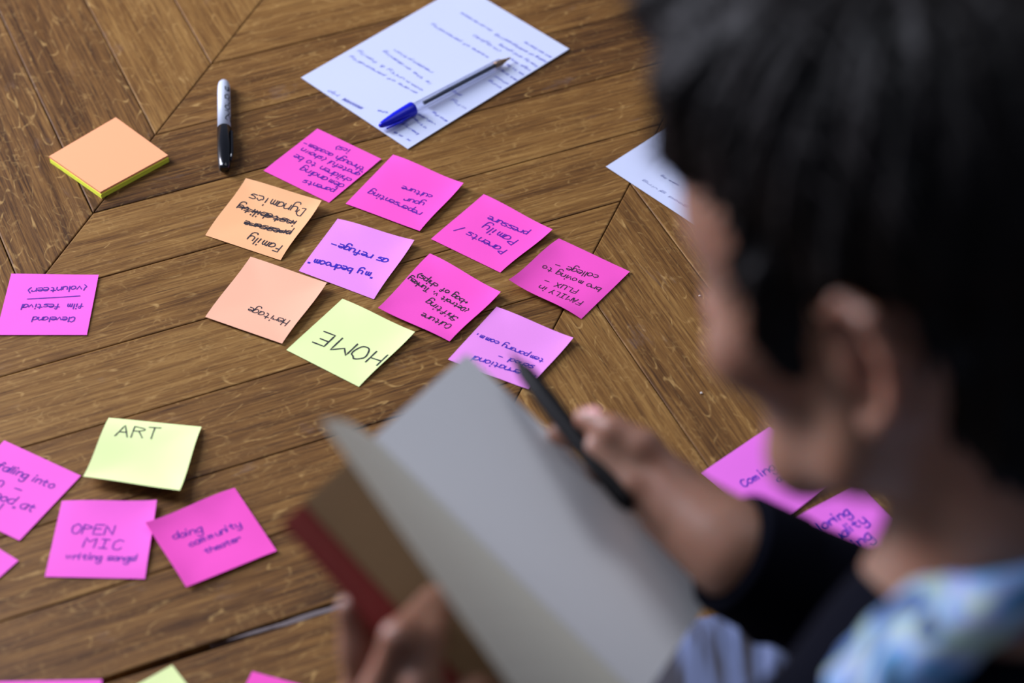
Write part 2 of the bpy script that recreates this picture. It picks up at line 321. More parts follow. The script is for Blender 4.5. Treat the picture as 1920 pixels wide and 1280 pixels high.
G['&'] = '4318293804133345'
WID = {'i': 1.2, 'l': 1.0, 'm': 6, 'M': 6.3, 'w': 5.6, 'W': 5.6, '.': 2, '!': 1.5, '(': 3, ')': 3, '~': 6.5, ' ': 3.2, '"': 2.4, 'I': 5, 't': 5, 'f': 4.6, 'j': 3}
SMOOTH = set('abcdeghmnopqrstuyCDGOPRSUBJ()&f')
def glyph(ch):
    out = []
    for st in G.get(ch, '').split():
        pts = [(int(st[i]), (int(st[i+1])-3)/3.0) for i in range(0, len(st)-1, 2)]
        pts = [(x, y if y <= 1 else 1+(y-1)*.72) for x, y in pts]
        if ch in SMOOTH and len(pts) > 2:
            P = [pts[0]]+pts+[pts[-1]]; q = []
            if pts[0] == pts[-1]: P[0] = pts[-2]; P[-1] = pts[1]
            for i in range(1, len(P)-2):
                for k in range(4):
                    t = k/4.0
                    q.append(tuple(.5*((2*P[i][a])+(-P[i-1][a]+P[i+1][a])*t+(2*P[i-1][a]-5*P[i][a]+4*P[i+1][a]-P[i+2][a])*t*t+(-P[i-1][a]+3*P[i][a]-3*P[i+1][a]+P[i+2][a])*t**3) for a in (0, 1)))
            q.append(pts[-1]); pts = q
        out.append(pts)
    return out
def strokes(text, xh, L, slant=.12):
    """strokes of a line of length L (same unit as xh), y up from the middle of the small letters"""
    if text == '_': return [[(0, 0), (L*.5, .1*xh), (L, 0)]]
    if text == '.': return [[(0, 0), (.3*xh, .1*xh)]]
    strike = text.startswith('#'); text = text.lstrip('#')
    x = 0; res = []; caps = text.isupper()
    for ch in text:
        wdt = WID.get(ch, 4)
        jx, jy, js = random.uniform(-.2, .2), random.uniform(-.06, .06), random.uniform(.94, 1.06)
        for st in glyph(ch):
            res.append([(x+jx+px*js, py*js+jy) for px, py in st])
        x += wdt+1.25
    tot = max(x-1.25, 1); sx = L/tot
    yh = xh if xh else min(max(sx*4.0, .0028), .0058)
    if caps and not xh: yh = sx*3.3
    res = [[(px*sx+(py*yh)*slant, (py-.5)*yh+random.uniform(-.008, .008)*yh) for px, py in st] for st in res]
    if strike:
        for k in range(2):
            res.append([(L*i/14.0, yh*(.16-.34*k+.10*math.sin(i*1.9+k))) for i in range(15)])
    return res
def ribbons(strk, mapf, wd):
    vs, fs = [], []
    for st in strk:
        P = [p for i, p in enumerate(st) if i == 0 or math.hypot(p[0]-st[i-1][0], p[1]-st[i-1][1]) > 1e-7]
        if len(P) < 2: continue
        # add rounded ends by extending half a width
        dx, dy = P[0][0]-P[1][0], P[0][1]-P[1][1]; n = math.hypot(dx, dy); P[0] = (P[0][0]+dx/n*wd*.4, P[0][1]+dy/n*wd*.4)
        dx, dy = P[-1][0]-P[-2][0], P[-1][1]-P[-2][1]; n = math.hypot(dx, dy); P[-1] = (P[-1][0]+dx/n*wd*.4, P[-1][1]+dy/n*wd*.4)
        Q = []
        for a, b in zip(P[:-1], P[1:]):
            m = max(1, int(math.hypot(b[0]-a[0], b[1]-a[1])/.003))
            Q += [(a[0]+(b[0]-a[0])*k/m, a[1]+(b[1]-a[1])*k/m) for k in range(m)]
        Q.append(P[-1]); b0 = len(vs)
        for i, p in enumerate(Q):
            a = Q[max(i-1, 0)]; b = Q[min(i+1, len(Q)-1)]; dx, dy = b[0]-a[0], b[1]-a[1]; n = math.hypot(dx, dy) or 1
            w_ = wd*.5*(1+.12*math.sin(i*2.1))
            nx, ny = -dy/n*w_, dx/n*w_
            vs.append(mapf(p[0]+nx, p[1]+ny)); vs.append(mapf(p[0]-nx, p[1]-ny))
        for i in range(len(Q)-1): fs.append((b0+2*i, b0+2*i+1, b0+2*i+3, b0+2*i+2))
    return vs, fs

# ------------------------------------------------------------------ sheets of paper lying on the floor
def sheet_fn(C, curl=2.6):
    C = [np.array(c) for c in C]
    def f(u, v, lift=0.0):
        p = C[0]*(1-u)*(1-v)+C[1]*u*(1-v)+C[2]*u*v+C[3]*(1-u)*v
        us = abs(2*u-1)**curl*.5; us = .5+us if u > .5 else .5-us
        vs_ = abs(2*v-1)**curl*.5; vs_ = .5+vs_ if v > .5 else .5-vs_
        z = C[0][2]*(1-us)*(1-vs_)+C[1][2]*us*(1-vs_)+C[2][2]*us*vs_+C[3][2]*(1-us)*vs_
        # the middle keeps close to the floor
        bend = max(0, 1-(4*max(abs(u-.5), abs(v-.5))**2))
        z = z*(1-.45*bend)
        return np.array([p[0], p[1], z+lift])
    return f
def make_sheet(name, C, mat, thick=.00014, z=0.0, n=14):
    f = sheet_fn(C); vs = []; fs = []
    for j in range(n+1):
        for i in range(n+1): vs.append(f(i/n, j/n, z+thick))
    m = (n+1)**2
    for j in range(n+1):
        for i in range(n+1): vs.append(f(i/n, j/n, z))
    for j in range(n):
        for i in range(n):
            a = j*(n+1)+i; fs.append((a, a+n+1, a+n+2, a+1)); fs.append((a+m, a+m+1, a+m+n+2, a+m+n+1))
    ring = [i for i in range(n+1)]+[(j+1)*(n+1)-1 for j in range(1, n+1)]+[n*(n+1)+i for i in range(n-1, -1, -1)]+[j*(n+1) for j in range(n-1, 0, -1)]
    nv = len(vs); rl = len(ring); vs += [vs[a].copy() for a in ring]+[vs[a+m].copy() for a in ring]
    for k in range(rl): fs.append((nv+k, nv+(k+1) % rl, nv+rl+(k+1) % rl, nv+rl+k))
    c = f(.5, .5, 0); c[2] = 0
    o = link(name, mesh(name, [v-c for v in vs], fs), mat, smooth=False); o.location = tuple(c)
    for p in o.data.polygons[:2*n*n]: p.use_smooth = True
    return o, f, c
def write(parent, f, c, lines, W, H, mat, wd, z, slant=.12, name='handwriting', label=None):
    AV, AF = [], []
    for (t, u0, v0, u1, v1, hh) in lines:
        ax, ay, bx, by = u0*W, v0*H, u1*W, v1*H
        L = math.hypot(bx-ax, by-ay); ex, ey = (bx-ax)/L, (by-ay)/L
        def mp(x, y, ax=ax, ay=ay, ex=ex, ey=ey):
            X = ax+ex*x+ey*y; Y = ay+ey*x-ex*y      # y up on the page is -v
            return (X, Y)
        st = strokes(t, hh/1000.0 if hh else 0, L, slant)
        st = [[p for p in s_] for s_ in st]
        keep = []
        for s_ in st:
            q = [mp(*p) for p in s_]
            if all(.0008 < a < W-.0008 and .0008 < b < H-.0008 for a, b in q): keep.append(s_)
        vs, fs = ribbons(keep, lambda x, y: f(min(max(mp(x, y)[0]/W, 0), 1), min(max(mp(x, y)[1]/H, 0), 1), z)-c, wd)
        k = len(AV); AV += vs; AF += [tuple(i+k for i in q) for q in fs]
    if AV:
        o = link(name, mesh(name, AV, AF), mat, parent)
        if label: o['label'] = label
        return o
INKW = 1.35
GRP = 'square sticky notes spread on the floor'
INFO = {  # key: material, ink, ink width, label
 'parents_demanding': ('pink', 'violink', .00075, 'hot pink sticky note with six lines of writing starting parents demanding, nearest the white paper'),
 'representing': ('pink', 'violink', .00075, 'hot pink sticky note reading repersenting your culture'),
 'parents_family': ('pink', 'violink', .0008, 'hot pink sticky note reading parents slash family pressure'),
 'family_flux': ('pink', 'blackink', .0006, 'hot pink sticky note reading family in flux, one corner curled up, over the chevron joint'),
 'culture_shifting': ('pink', 'blackink', .0007, 'hot pink sticky note reading culture shifting, with a small arrow'),
 'international': ('lilac', 'bluink', .0007, 'lilac pink sticky note reading international school, behind the held pen tip'),
 'home': ('yellow', 'blackink', .0010, 'pale lime yellow sticky note with HOME in large capitals'),
 'bedroom': ('lilac', 'bluink', .0010, 'lilac pink sticky note reading my bedroom as refuge, tucked under the orange Heritage note'),
 'heritage': ('orange2', 'blackink', .00065, 'peach orange sticky note with the single word Heritage'),
 'dynamics': ('orange', 'blackink', .0008, 'orange sticky note reading Family Dynamics with two words struck out'),
 'film_festival': ('pink2', 'violink', .0008, 'pink sticky note with an underlined film festival, alone at the left edge'),
 'art': ('yellow', 'blackink', .00075, 'lime yellow sticky note reading ART, its lower edge lifted off the floor'),
 'open_mic': ('pink2', 'violink', .00075, 'pink sticky note reading open mic writing songs'),
 'theater': ('pink', 'violink', .00075, 'pink sticky note reading doing community theater, overlapping the open mic note'),
 'falling': ('pink2', 'violink', .0008, 'pink sticky note reading falling into, touching the ART note'),
 'left_edge': ('pink2', None, 0, 'blank pink sticky note corner at the left edge, below the falling into note'),
 'coming': ('lilac2', 'bluink', .0008, 'mauve pink sticky note reading Coming, beside the jaw'),
 'exploring': ('lilac2', 'bluink', .0009, 'mauve pink sticky note reading Exploring, behind the dark sleeve'),
 'bottom_yellow': ('yellow', None, 0, 'yellow sticky note corner at the bottom edge, below the long open floor joint'),
 'bottom_pink': ('pink', None, 0, 'pink sticky note corner at the bottom edge, right of the yellow corner'),
 'bottom_left': ('pink2', None, 0, 'pink sticky note sliver at the bottom left edge, left of the yellow corner'),
}
M['lilac2'] = paper('mauve_pink_paper', srgb(240, 116, 226))
BASEZ = {'heritage': .0012, 'theater': .0004}
for key, C, lines in DATA:
    if key.startswith('paper'): continue
    mt, ink, wd, lab = INFO[key]
    C = [tuple(c) for c in C]
    o, f, c = make_sheet('sticky_note', C, M[mt], z=BASEZ.get(key, 0))
    tag(o, lab, 'sticky note', GRP)
    if ink: write(o, f, c, lines, .076, .076, M[ink], wd*INKW, BASEZ.get(key, 0)+.00032, slant=.1)
for key, C, lines in DATA:
    if not key.startswith('paper'): continue
    o, f, c = make_sheet('paper_sheet', C, M['white'], thick=.0009 if key == 'paper1' else .0003)
    tag(o, 'white paper sheet covered in faint blue handwriting, under the capped ballpoint pen' if key == 'paper1' else 'white paper sheet half hidden behind the forehead', 'paper')
    Hh = .2145 if key == 'paper1' else .21
    th = .0010 if key == 'paper1' else .0004
    scr = [l for l in lines if l[0].startswith('#')]; rest = [l for l in lines if not l[0].startswith('#')]
    write(o, f, c, rest, .148, Hh, M['paleink' if key == 'paper1' else 'greyink'], .0006, th, slant=.35)
    for ch_ in o.children:
        if key == 'paper1' and ch_.name.startswith('handwriting'): ch_['kind'] = 'stuff'
    if scr:
        t_, u0, v0, u1, v1, _ = scr[0]
        P0 = np.array([u0*.148, v0*Hh]); P1 = np.array([u1*.148, v1*Hh]); e = (P1-P0); L = np.linalg.norm(e); e /= L; n_ = np.array([e[1], -e[0]])
        zig = [(L*i/44.0+.0012*(i % 2), (.0019 if i % 2 else -.0019)*(1-.3*math.sin(i))) for i in range(45)]
        vs, fs = ribbons([zig], lambda x, y: f((P0+e*x+n_*y)[0]/.148, (P0+e*x+n_*y)[1]/Hh, th)-c, .0006)
        sc_ = link('scribble', mesh('scribble', vs, fs), M['scribble'], o); sc_['label'] = 'dense dark blue crossing-out'

# ------------------------------------------------------------------ pads of sticky notes (orange pad lying on a yellow pad)
def pad(name, corners, z0, z1, mat, layers, label, jit):
    P = [np.array(p[:2]) for p in corners]; c = sum(P)/4; vs = []; fs = []
    for k in range(layers+1):
        z = z0+(z1-z0)*k/layers
        for s_ in (0, 1):
            dj = rng.normal(0, jit, 2)
            for p in P: vs.append((p[0]-c[0]+dj[0], p[1]-c[1]+dj[1], z+(.00001 if s_ else 0)))
    nl = 2*(layers+1)
    for k in range(nl-1):
        for i in range(4): fs.append((k*4+i, k*4+(i+1) % 4, (k+1)*4+(i+1) % 4, (k+1)*4+i))
    fs.append((0, 1, 2, 3)); b = (nl-1)*4; fs.append((b+3, b+2, b+1, b))
    me = mesh(name, vs, fs); bm = bmesh.new(); bm.from_mesh(me); bmesh.ops.recalc_face_normals(bm, faces=bm.faces); bm.to_mesh(me); bm.free()
    o = link(name, me, mat); o.location = (c[0], c[1], 0); tag(o, label, 'sticky note pad', 'pads of blank sticky notes'); return o
sh = np.array([.0006, -.0010])
pad('note_pad', [(p[0]+sh[0], p[1]+sh[1]) for p in PAD], .0001, .0048, M['yellowpad'], 9, 'yellow sticky note pad lying under the orange pad', .00012)
pad('note_pad', PAD, .00495, .0070, M['orangepad'], 5, 'blank peach orange sticky note pad, on top of the yellow pad', .00010)

# ------------------------------------------------------------------ permanent marker
def lathe(a, b, prof, seg=24):
    a = np.array(a, float); b = np.array(b, float); L = np.linalg.norm(b-a)
    return tube([a+(b-a)*t for t, r in prof], [r for t, r in prof], seg)
mk = empty('marker_pen', (MARKER[0][0], MARKER[0][1], 0)); tag(mk, 'grey permanent marker with a black cap, lying beside the pads', 'marker')
o0 = np.array([MARKER[0][0], MARKER[0][1], 0]); A = np.array(MARKER[0])-o0; B = np.array(MARKER[1])-o0
mgrey = simple('grey_marker_plastic', srgb(196, 202, 218), .45); mblk = simple('glossy_black_plastic', srgb(13, 13, 17), .16, .6); mtxt = simple('marker_print', srgb(25, 27, 40), .5)
AB = (B-A)
v, f_ = lathe(A, B, [(0, .0014), (.006, .0034), (.025, .0049), (.06, .0057), (.12, .0060), (.56, .0062)])
link('barrel', mesh('barrel', v, f_), mgrey, mk, True)
v, f_ = lathe(A, B, [(.545, .0062), (.55, .0066), (.80, .0066), (.90, .0062), (.965, .0053), (.99, .0046), (1.0, .0036)])
cap_ = link('cap', mesh('cap', v, f_), mblk, mk, True); cap_['label'] = 'glossy black cap'
up = np.array([0, 0, 1.0]); side = np.cross(AB/np.linalg.norm(AB), up); side /= np.linalg.norm(side)
if side[0] < 0: side = -side
cl = (side*.85+up*.35); cl /= np.linalg.norm(cl)
v, f_ = tube([A+AB*.60+cl*.0070, A+AB*.62+cl*.0080, A+AB*.85+cl*.0078, A+AB*.93+cl*.0063], [.0012, .0014, .0014, .0008], 8)
link('clip', mesh('clip', v, f_), mblk, cap_, True)
st = strokes('Sharpie', .0040, .050, .1)
ab = AB/np.linalg.norm(AB)
def onbar(x, y):
    ang_ = math.radians(38)+y/.0056
    nrm = up*math.cos(ang_)+side*math.sin(ang_)
    return A+AB*.50-ab*x+nrm*.00625
v, f_ = ribbons(st, onbar, .00095); link('lettering', mesh('lettering', v, f_), mtxt, mk)
# ------------------------------------------------------------------ ballpoint pen on the paper
bp = empty('ballpoint_pen', (PEN[0][0], PEN[0][1], 0)); tag(bp, 'clear ballpoint pen with a bright blue cap, lying on the written white paper', 'pen')
o0 = np.array([PEN[0][0], PEN[0][1], 0]); A, Bc, T = [np.array(p)-o0 for p in PEN]
d = (T-A)/np.linalg.norm(T-A); Lp = np.linalg.norm(T-A)
tcl = NT('clear_plastic'); tcl.t.nodes.remove(tcl.b)
tr = tcl.n('ShaderNodeBsdfTransparent'); tr.inputs[0].default_value = (.90, .91, .98, 1); gl = tcl.n('ShaderNodeBsdfGlossy'); gl.inputs['Roughness'].default_value = .08
lw = tcl.n('ShaderNodeLayerWeight'); lw.inputs[0].default_value = .35; mxs = tcl.n('ShaderNodeMixShader')
tcl.l(lw.outputs['Facing'], mxs.inputs[0]); tcl.l(tr.outputs[0], mxs.inputs[1]); tcl.l(gl.outputs[0], mxs.inputs[2]); tcl.l(mxs.outputs[0], tcl.t.nodes['Material Output'].inputs[0])
mblue = simple('blue_cap_plastic', srgb(8, 22, 205), .3, .5); mtube = simple('dark_ink_tube', srgb(44, 52, 66), .35); mbrass = simple('brass_tip', srgb(150, 118, 82), .35, .5, metallic=.6)
v, f_ = tube([A+d*Lp*t for t in (.16, .92)], [.0047, .0047], 6); link('barrel', mesh('barrel', v, f_), tcl.m, bp)['label'] = 'clear six-sided barrel'
v, f_ = tube([A+d*Lp*t for t in (.33, .90)], [.0021, .0021], 12); link('ink_tube', mesh('ink_tube', v, f_), mtube, bp, True)['label'] = 'dark ink tube'
v, f_ = tube([A+d*Lp*t for t in (.88, .925, .97, .99, 1.0)], [.0032, .0030, .0013, .0009, .0005], 14); link('tip', mesh('tip', v, f_), mbrass, bp, True)
v, f_ = tube([A+d*Lp*t for t in (0, .012, .04, .12, .20, .243, .25)], [.0018, .0028, .0038, .0055, .0064, .0068, .0064], 20); cp = link('cap', mesh('cap', v, f_), mblue, bp, True); cp['label'] = 'bright blue cap'
sd = np.cross(d, up); sd /= np.linalg.norm(sd); dn = sd*.9-up*.1
v, f_ = tube([A+d*Lp*.20+dn*.0064, A+d*Lp*.12+dn*.0082, A+d*Lp*.02+dn*.0070], [.0013, .0012, .0009], 8); link('clip', mesh('clip', v, f_), mblue, cp, True)

# ------------------------------------------------------------------ two pale crumbs on the floor
def crumb(x, y, label):
    bm = bmesh.new(); bmesh.ops.create_icosphere(bm, subdivisions=2, radius=.0009)
    for v_ in bm.verts: v_.co = v_.co*random.uniform(.7, 1.3); v_.co.z *= .6
    me = bpy.data.meshes.new('crumb'); bm.to_mesh(me); bm.free()
    o = link('crumb', me, M['crumb']); o.location = (x, y, .0005); tag(o, label, 'crumb', 'pale crumbs on the floorboards'); return o
M['crumb'] = simple('pale_crumb', srgb(225, 215, 205), .7)
crumb(0.1599, 1.3259, 'tiny pale crumb on the joint between two boards beside the face')
crumb(0.1552, 1.2106, 'tiny pale crumb in the middle of a board, above the hand holding the pen')

HX, HY, HD, HS = 1722, 505, .935, 1.0
HFW = (-.745, .085, .66); HUP = (-.345, .87, -.33)
SKIN = (.275, .137, .084, 1)
COLLAR = [(.34, srgb(34, 34, 46)), (.42, srgb(84, 150, 200)), (.48, srgb(150, 155, 200)), (.53, srgb(165, 190, 165)), (.60, srgb(84, 120, 185)), (.67, srgb(50, 56, 50))]
# ------------------------------------------------------------------ soft blended solids (signed distance field turned into one continuous mesh)
class Solid:
    def __init__(s, lo, hi, h):
        s.lo = np.array(lo, float); s.h = h; s.n = np.ceil((np.array(hi)-s.lo)/h).astype(int)+1
        s.f = np.full(s.n, .05, np.float32)
    def block(s, lo, hi, pad):
        a = np.maximum(np.floor((lo-pad-s.lo)/s.h).astype(int), 0); b = np.minimum(np.ceil((hi+pad-s.lo)/s.h).astype(int)+1, s.n)
        if np.any(b <= a): return None
        sl = tuple(slice(x, y) for x, y in zip(a, b))
        ax = [s.lo[i]+s.h*np.arange(a[i], b[i], dtype=np.float32) for i in range(3)]
        return sl, ax[0][:, None, None], ax[1][None, :, None], ax[2][None, None, :]
    def merge(s, sl, d, k, sub=False):
        f = s.f[sl]
        if sub:
            hh = np.maximum(k-np.abs(-d-f), 0)/k if k > 0 else 0
            s.f[sl] = np.maximum(f, -d)+hh*hh*k*.25
        else:
            hh = np.maximum(k-np.abs(d-f), 0)/k if k > 0 else 0
            s.f[sl] = np.minimum(f, d)-hh*hh*k*.25
    def cap(s, a, b, ra, rb, k=.01, sub=False, flat=None):
        a = np.array(a, float); b = np.array(b, float); r = max(ra, rb)
        q = s.block(np.minimum(a, b)-r, np.maximum(a, b)+r, k+.02)
        if q is None: return
        sl, X, Y, Z = q; ba = b-a; L2 = max(float(ba@ba), 1e-12)
        t = np.clip(((X-a[0])*ba[0]+(Y-a[1])*ba[1]+(Z-a[2])*ba[2])/L2, 0, 1)
        d = np.sqrt((X-a[0]-t*ba[0])**2+(Y-a[1]-t*ba[1])**2+(Z-a[2]-t*ba[2])**2)-(ra+(rb-ra)*t)
        s.merge(sl, d.astype(np.float32), k, sub)
    def chain(s, pts, rads, k=.008, sub=False):
        for i in range(len(pts)-1): s.cap(pts[i], pts[i+1], rads[i], rads[i+1], k, sub)
    def ell(s, c, r, A=None, k=.02, sub=False):
        """ellipsoid with centre c, radii r along the columns of A"""
        c = np.array(c, float); r = np.array(r, float); A = np.eye(3) if A is None else A
        e = np.abs(A)@r; q = s.block(c-e, c+e, k+.02)
        if q is None: return
        sl, X, Y, Z = q; X = X-c[0]; Y = Y-c[1]; Z = Z-c[2]
        p = [(A[0, i]*X+A[1, i]*Y+A[2, i]*Z)/r[i] for i in range(3)]
        k0 = np.sqrt(p[0]**2+p[1]**2+p[2]**2); k1 = np.sqrt((p[0]/r[0])**2+(p[1]/r[1])**2+(p[2]/r[2])**2)
        d = k0*(k0-1)/np.maximum(k1, 1e-6)
        s.merge(sl, d.astype(np.float32), k, sub)
    def cut(s, p, n):
        """keep only the side of the plane towards n"""
        n = np.array(n, float); n /= np.linalg.norm(n); X, Y, Z = [s.lo[i]+s.h*np.arange(s.n[i]) for i in range(3)]
        d = (X[:, None, None]-p[0])*n[0]+(Y[None, :, None]-p[1])*n[1]+(Z[None, None, :]-p[2])*n[2]
        s.f = np.maximum(s.f, -d.astype(np.float32))
    def mesh(s, name, disp=None):
        f = s.f; f[0] = f[-1] = .05; f[:, 0] = f[:, -1] = .05; f[:, :, 0] = f[:, :, -1] = .05
        ins = f < 0
        c = np.zeros(np.array(f.shape)-1, np.uint8)
        for i in (0, 1):
            for j in (0, 1):
                for k in (0, 1): c += ins[i:f.shape[0]-1+i, j:f.shape[1]-1+j, k:f.shape[2]-1+k]
        act = np.argwhere((c > 0) & (c < 8)); idx = np.full(c.shape, -1, np.int64); idx[tuple(act.T)] = np.arange(len(act))
        cs = [(i, j, k) for i in (0, 1) for j in (0, 1) for k in (0, 1)]
        V = np.stack([f[act[:, 0]+i, act[:, 1]+j, act[:, 2]+k] for i, j, k in cs], 1)
        acc = np.zeros((len(act), 3)); cnt = np.zeros(len(act))
        for a in range(8):
            for b in range(a+1, 8):
                if sum(abs(x-y) for x, y in zip(cs[a], cs[b])) != 1: continue
                m = (V[:, a] < 0) != (V[:, b] < 0); t = np.where(m, V[:, a]/np.where(m, V[:, a]-V[:, b], 1), 0)
                pa, pb = np.array(cs[a]), np.array(cs[b]); acc += m[:, None]*(pa+(pb-pa)*t[:, None]); cnt += m
        P = s.lo+s.h*(act+acc/cnt[:, None])
        Fs = []
        for ax in range(3):
            o1, o2 = [(1, 2), (2, 0), (0, 1)][ax]
            sa = [slice(None)]*3; sb = [slice(None)]*3; sa[ax] = slice(0, -1); sb[ax] = slice(1, None)
            e = ins[tuple(sa)] != ins[tuple(sb)]; E_ = np.argwhere(e)
            E_ = E_[(E_[:, o1] > 0) & (E_[:, o2] > 0)]
            d1 = np.zeros(3, int); d1[o1] = 1; d2 = np.zeros(3, int); d2[o2] = 1
            q = [idx[tuple((E_-x).T)] for x in (0*d1, d1, d1+d2, d2)]; q = np.stack(q, 1)
            flip = ~ins[tuple(E_.T)]; q[flip] = q[flip][:, ::-1]; Fs.append(q)
        Q = np.concatenate(Fs); Q = Q[(Q >= 0).all(1)]
        # relax a little so the grid does not show
        for it in range(2):
            nb = np.zeros_like(P); ct = np.zeros(len(P))
            for i in range(4):
                np.add.at(nb, Q[:, i], P[Q[:, (i+1) % 4]]+P[Q[:, i-1]]); np.add.at(ct, Q[:, i], 2)
            P = P*.5+.5*nb/np.maximum(ct, 1)[:, None]
        if disp is not None: P = disp(P)
        me = bpy.data.meshes.new(name); me.vertices.add(len(P)); me.vertices.foreach_set('co', P.astype(np.float32).ravel())
        me.loops.add(Q.size); me.loops.foreach_set('vertex_index', Q.astype(np.int32).ravel())
        me.polygons.add(len(Q)); me.polygons.foreach_set('loop_start', np.arange(0, Q.size, 4, dtype=np.int32)); me.polygons.foreach_set('loop_total', np.full(len(Q), 4, np.int32))
        me.update(calc_edges=True); me.validate(); me.shade_smooth(); return me

# ------------------------------------------------------------------ pose of the boy: kneeling, bent forward, seen over his left shoulder
HEADC = pt(HX, HY, HD)
fw = cdir(*HFW); upv = cdir(*HUP); upv = upv-fw*np.dot(upv, fw); upv /= np.linalg.norm(upv); rt = np.cross(fw, upv)   # rt = his right
HM = np.stack([rt, fw, upv], 1)
def hp(x, y, z): return HEADC + HS*(HM@np.array([x, y, z]))
def hr(*r): return HS*np.array(r)
neckb = pt(1834, 1192, .985)
chest = neckb + np.array([.06, -.10, -.13]); hips = np.array([.43, .33, .24])
facing = np.array([-.55, .83, 0]); facing /= np.linalg.norm(facing); leftd = np.array([-facing[1], facing[0], 0])
sL = neckb + leftd*.165 + np.array([0, -.01, -.055]); sR = neckb - leftd*.165 + np.array([0, .0, -.06])
wR = pt(1386, 1042, 1.218); eR = pt(1965, 1330, 1.30)
wL = pt(735, 1480, 1.185); eL = np.array([-.05, .42, .26])
kneeR = np.array([.145, .82, .092]); kneeL = np.array([.02, .62, .085])
hipR = hips - leftd*.085 - np.array([0, 0, .03]); hipL = hips + leftd*.085 - np.array([0, 0, .03])
ankR = hips - leftd*.10 - facing*.10 + np.array([0, 0, -.19]); ankL = hips + leftd*.10 - facing*.10 + np.array([0, 0, -.19])
ankR[2] = ankL[2] = .05
person_mat = NT('skin')
person_mat.b.inputs['Base Color'].default_value = SKIN; person_mat.b.inputs['Roughness'].default_value = .5
person_mat.b.inputs['Subsurface Weight'].default_value = .55; person_mat.b.inputs['Subsurface Radius'].default_value = (1, .25, .12); person_mat.b.inputs['Subsurface Scale'].default_value = .011
nz = person_mat.n('ShaderNodeTexNoise'); nz.inputs['Scale'].default_value = 22; nz.inputs['Detail'].default_value = 4
person_mat.l(person_mat.mapping((1, 1, 1)), nz.inputs['Vector'])
person_mat.l(person_mat.ramp(nz.outputs[0], [(.35, tuple(v*.9 for v in SKIN[:3])+(1,)), (.65, (SKIN[0]*1.06, SKIN[1]*.96, SKIN[2]*.96, 1))]), person_mat.b.inputs['Base Color'])

lo = np.array([-.30, .05, .0]); hi = np.array([.62, 1.10, .80])
B = Solid(lo, hi, .0031)
# head
B.ell(hp(0, -.018, .040), hr(.074, .093, .083), HM, .01)
B.ell(hp(0, .030, .020), hr(.066, .062, .070), HM, .03); B.ell(hp(0, .046, .048), hr(.056, .050, .038), HM, .03)
B.ell(hp(0, .036, -.040), hr(.055, .058, .062), HM, .03)
B.chain([hp(-.056, -.006, -.030), hp(-.052, .012, -.066), hp(-.024, .066, -.092), hp(0, .076, -.094), hp(.024, .066, -.092), hp(.052, .012, -.066), hp(.056, -.006, -.030)], list(hr(.014, .014, .014, .014, .014, .014, .014)), .022)
for sx in (-1, 1):
    B.ell(hp(sx*.046, .062, -.020), hr(.022, .022, .018), HM, .02)
    B.cap(hp(sx*.012, .086, .034), hp(sx*.042, .070, .036), HS*.010, HS*.009, .012)
    B.ell(hp(sx*.032, .098, .014), hr(.018, .014, .012), HM, .010, True)
    B.ell(hp(sx*.031, .076, .013), hr(.0145, .0145, .0135), HM, .004)
    B.chain([hp(sx*.020, .086, .015), hp(sx*.031, .0885, .0195), hp(sx*.043, .081, .016)], list(hr(.003, .0042, .003)), .003)
    B.chain([hp(sx*.020, .086, .011), hp(sx*.031, .0875, .0045), hp(sx*.043, .081, .010)], list(hr(.003, .0036, .003)), .003)
    B.ell(hp(sx*.010, .106, -.026), hr(.008, .010, .007), HM, .006)
B.cap(hp(0, .088, .026), hp(0, .110, -.020), HS*.0075, HS*.0105, .010)
B.cap(hp(-.016, .088, -.050), hp(.016, .088, -.050), HS*.006, HS*.006, .008)
B.cap(hp(-.013, .087, -.061), hp(.013, .087, -.061), HS*.0065, HS*.0065, .006)
B.cap(hp(-.02, .098, -.0555), hp(.02, .098, -.0555), HS*.0016, HS*.0016, .004, True)
B.ell(hp(0, .080, -.084), hr(.015, .013, .013), HM, .012)
# neck and torso core
B.cap(hp(0, -.030, -.030), hp(0, -.052, -.105), HS*.050, HS*.053, .03)
B.cap(hp(0, -.050, -.095), neckb+np.array([.0, .01, .0]), HS*.055, .054, .03)
B.cap(neckb, chest, .050, .10, .03); B.cap(chest, hips, .11, .12, .05)
B.cap(chest, sL, .06, .044, .03); B.cap(chest, sR, .06, .044, .03)
# arms
B.chain([sL, eL, wL], [.046, .036, .026], .02); B.chain([sR, eR, wR], [.046, .036, .0245], .02)
# ears
for sx in (-1, 1):
    q = lambda x, y, z: hp(sx*x, y-.014, z-.004)
    B.cap(q(.066, .002, .0), q(.074, -.012, .004), HS*.016, HS*.014, .008)
    B.chain([q(.074, .010, .010), q(.079, .006, .026), q(.085, -.006, .035), q(.091, -.021, .031), q(.094, -.028, .014), q(.092, -.026, -.002), q(.086, -.017, -.016), q(.080, -.006, -.026), q(.076, .002, -.026)],
            list(hr(.0035, .0042, .0046, .0046, .0042, .004, .0045, .0062, .005)), .004)
    B.chain([q(.080, -.006, .024), q(.085, -.018, .014), q(.084, -.016, -.004), q(.078, -.002, -.012)], list(hr(.003, .0035, .0035, .003)), .005)
    B.ell(q(.082, -.008, .004), hr(.008, .008, .013), HM, .005, True)
    B.cap(q(.074, .006, -.004), q(.079, .004, -.006), HS*.0045, HS*.0035, .004)
# legs
for hpn, kn, an, s_ in ((hipR, kneeR, ankR, -1), (hipL, kneeL, ankL, 1)):
    B.chain([hpn, kn], [.082, .056], .03)
    kk = kn.copy(); kk[2] = .06
    B.chain([kk, an], [.052, .040], .03)
    toe = an - facing*.15; toe[2] = .03; B.chain([an, toe], [.036, .026], .02)

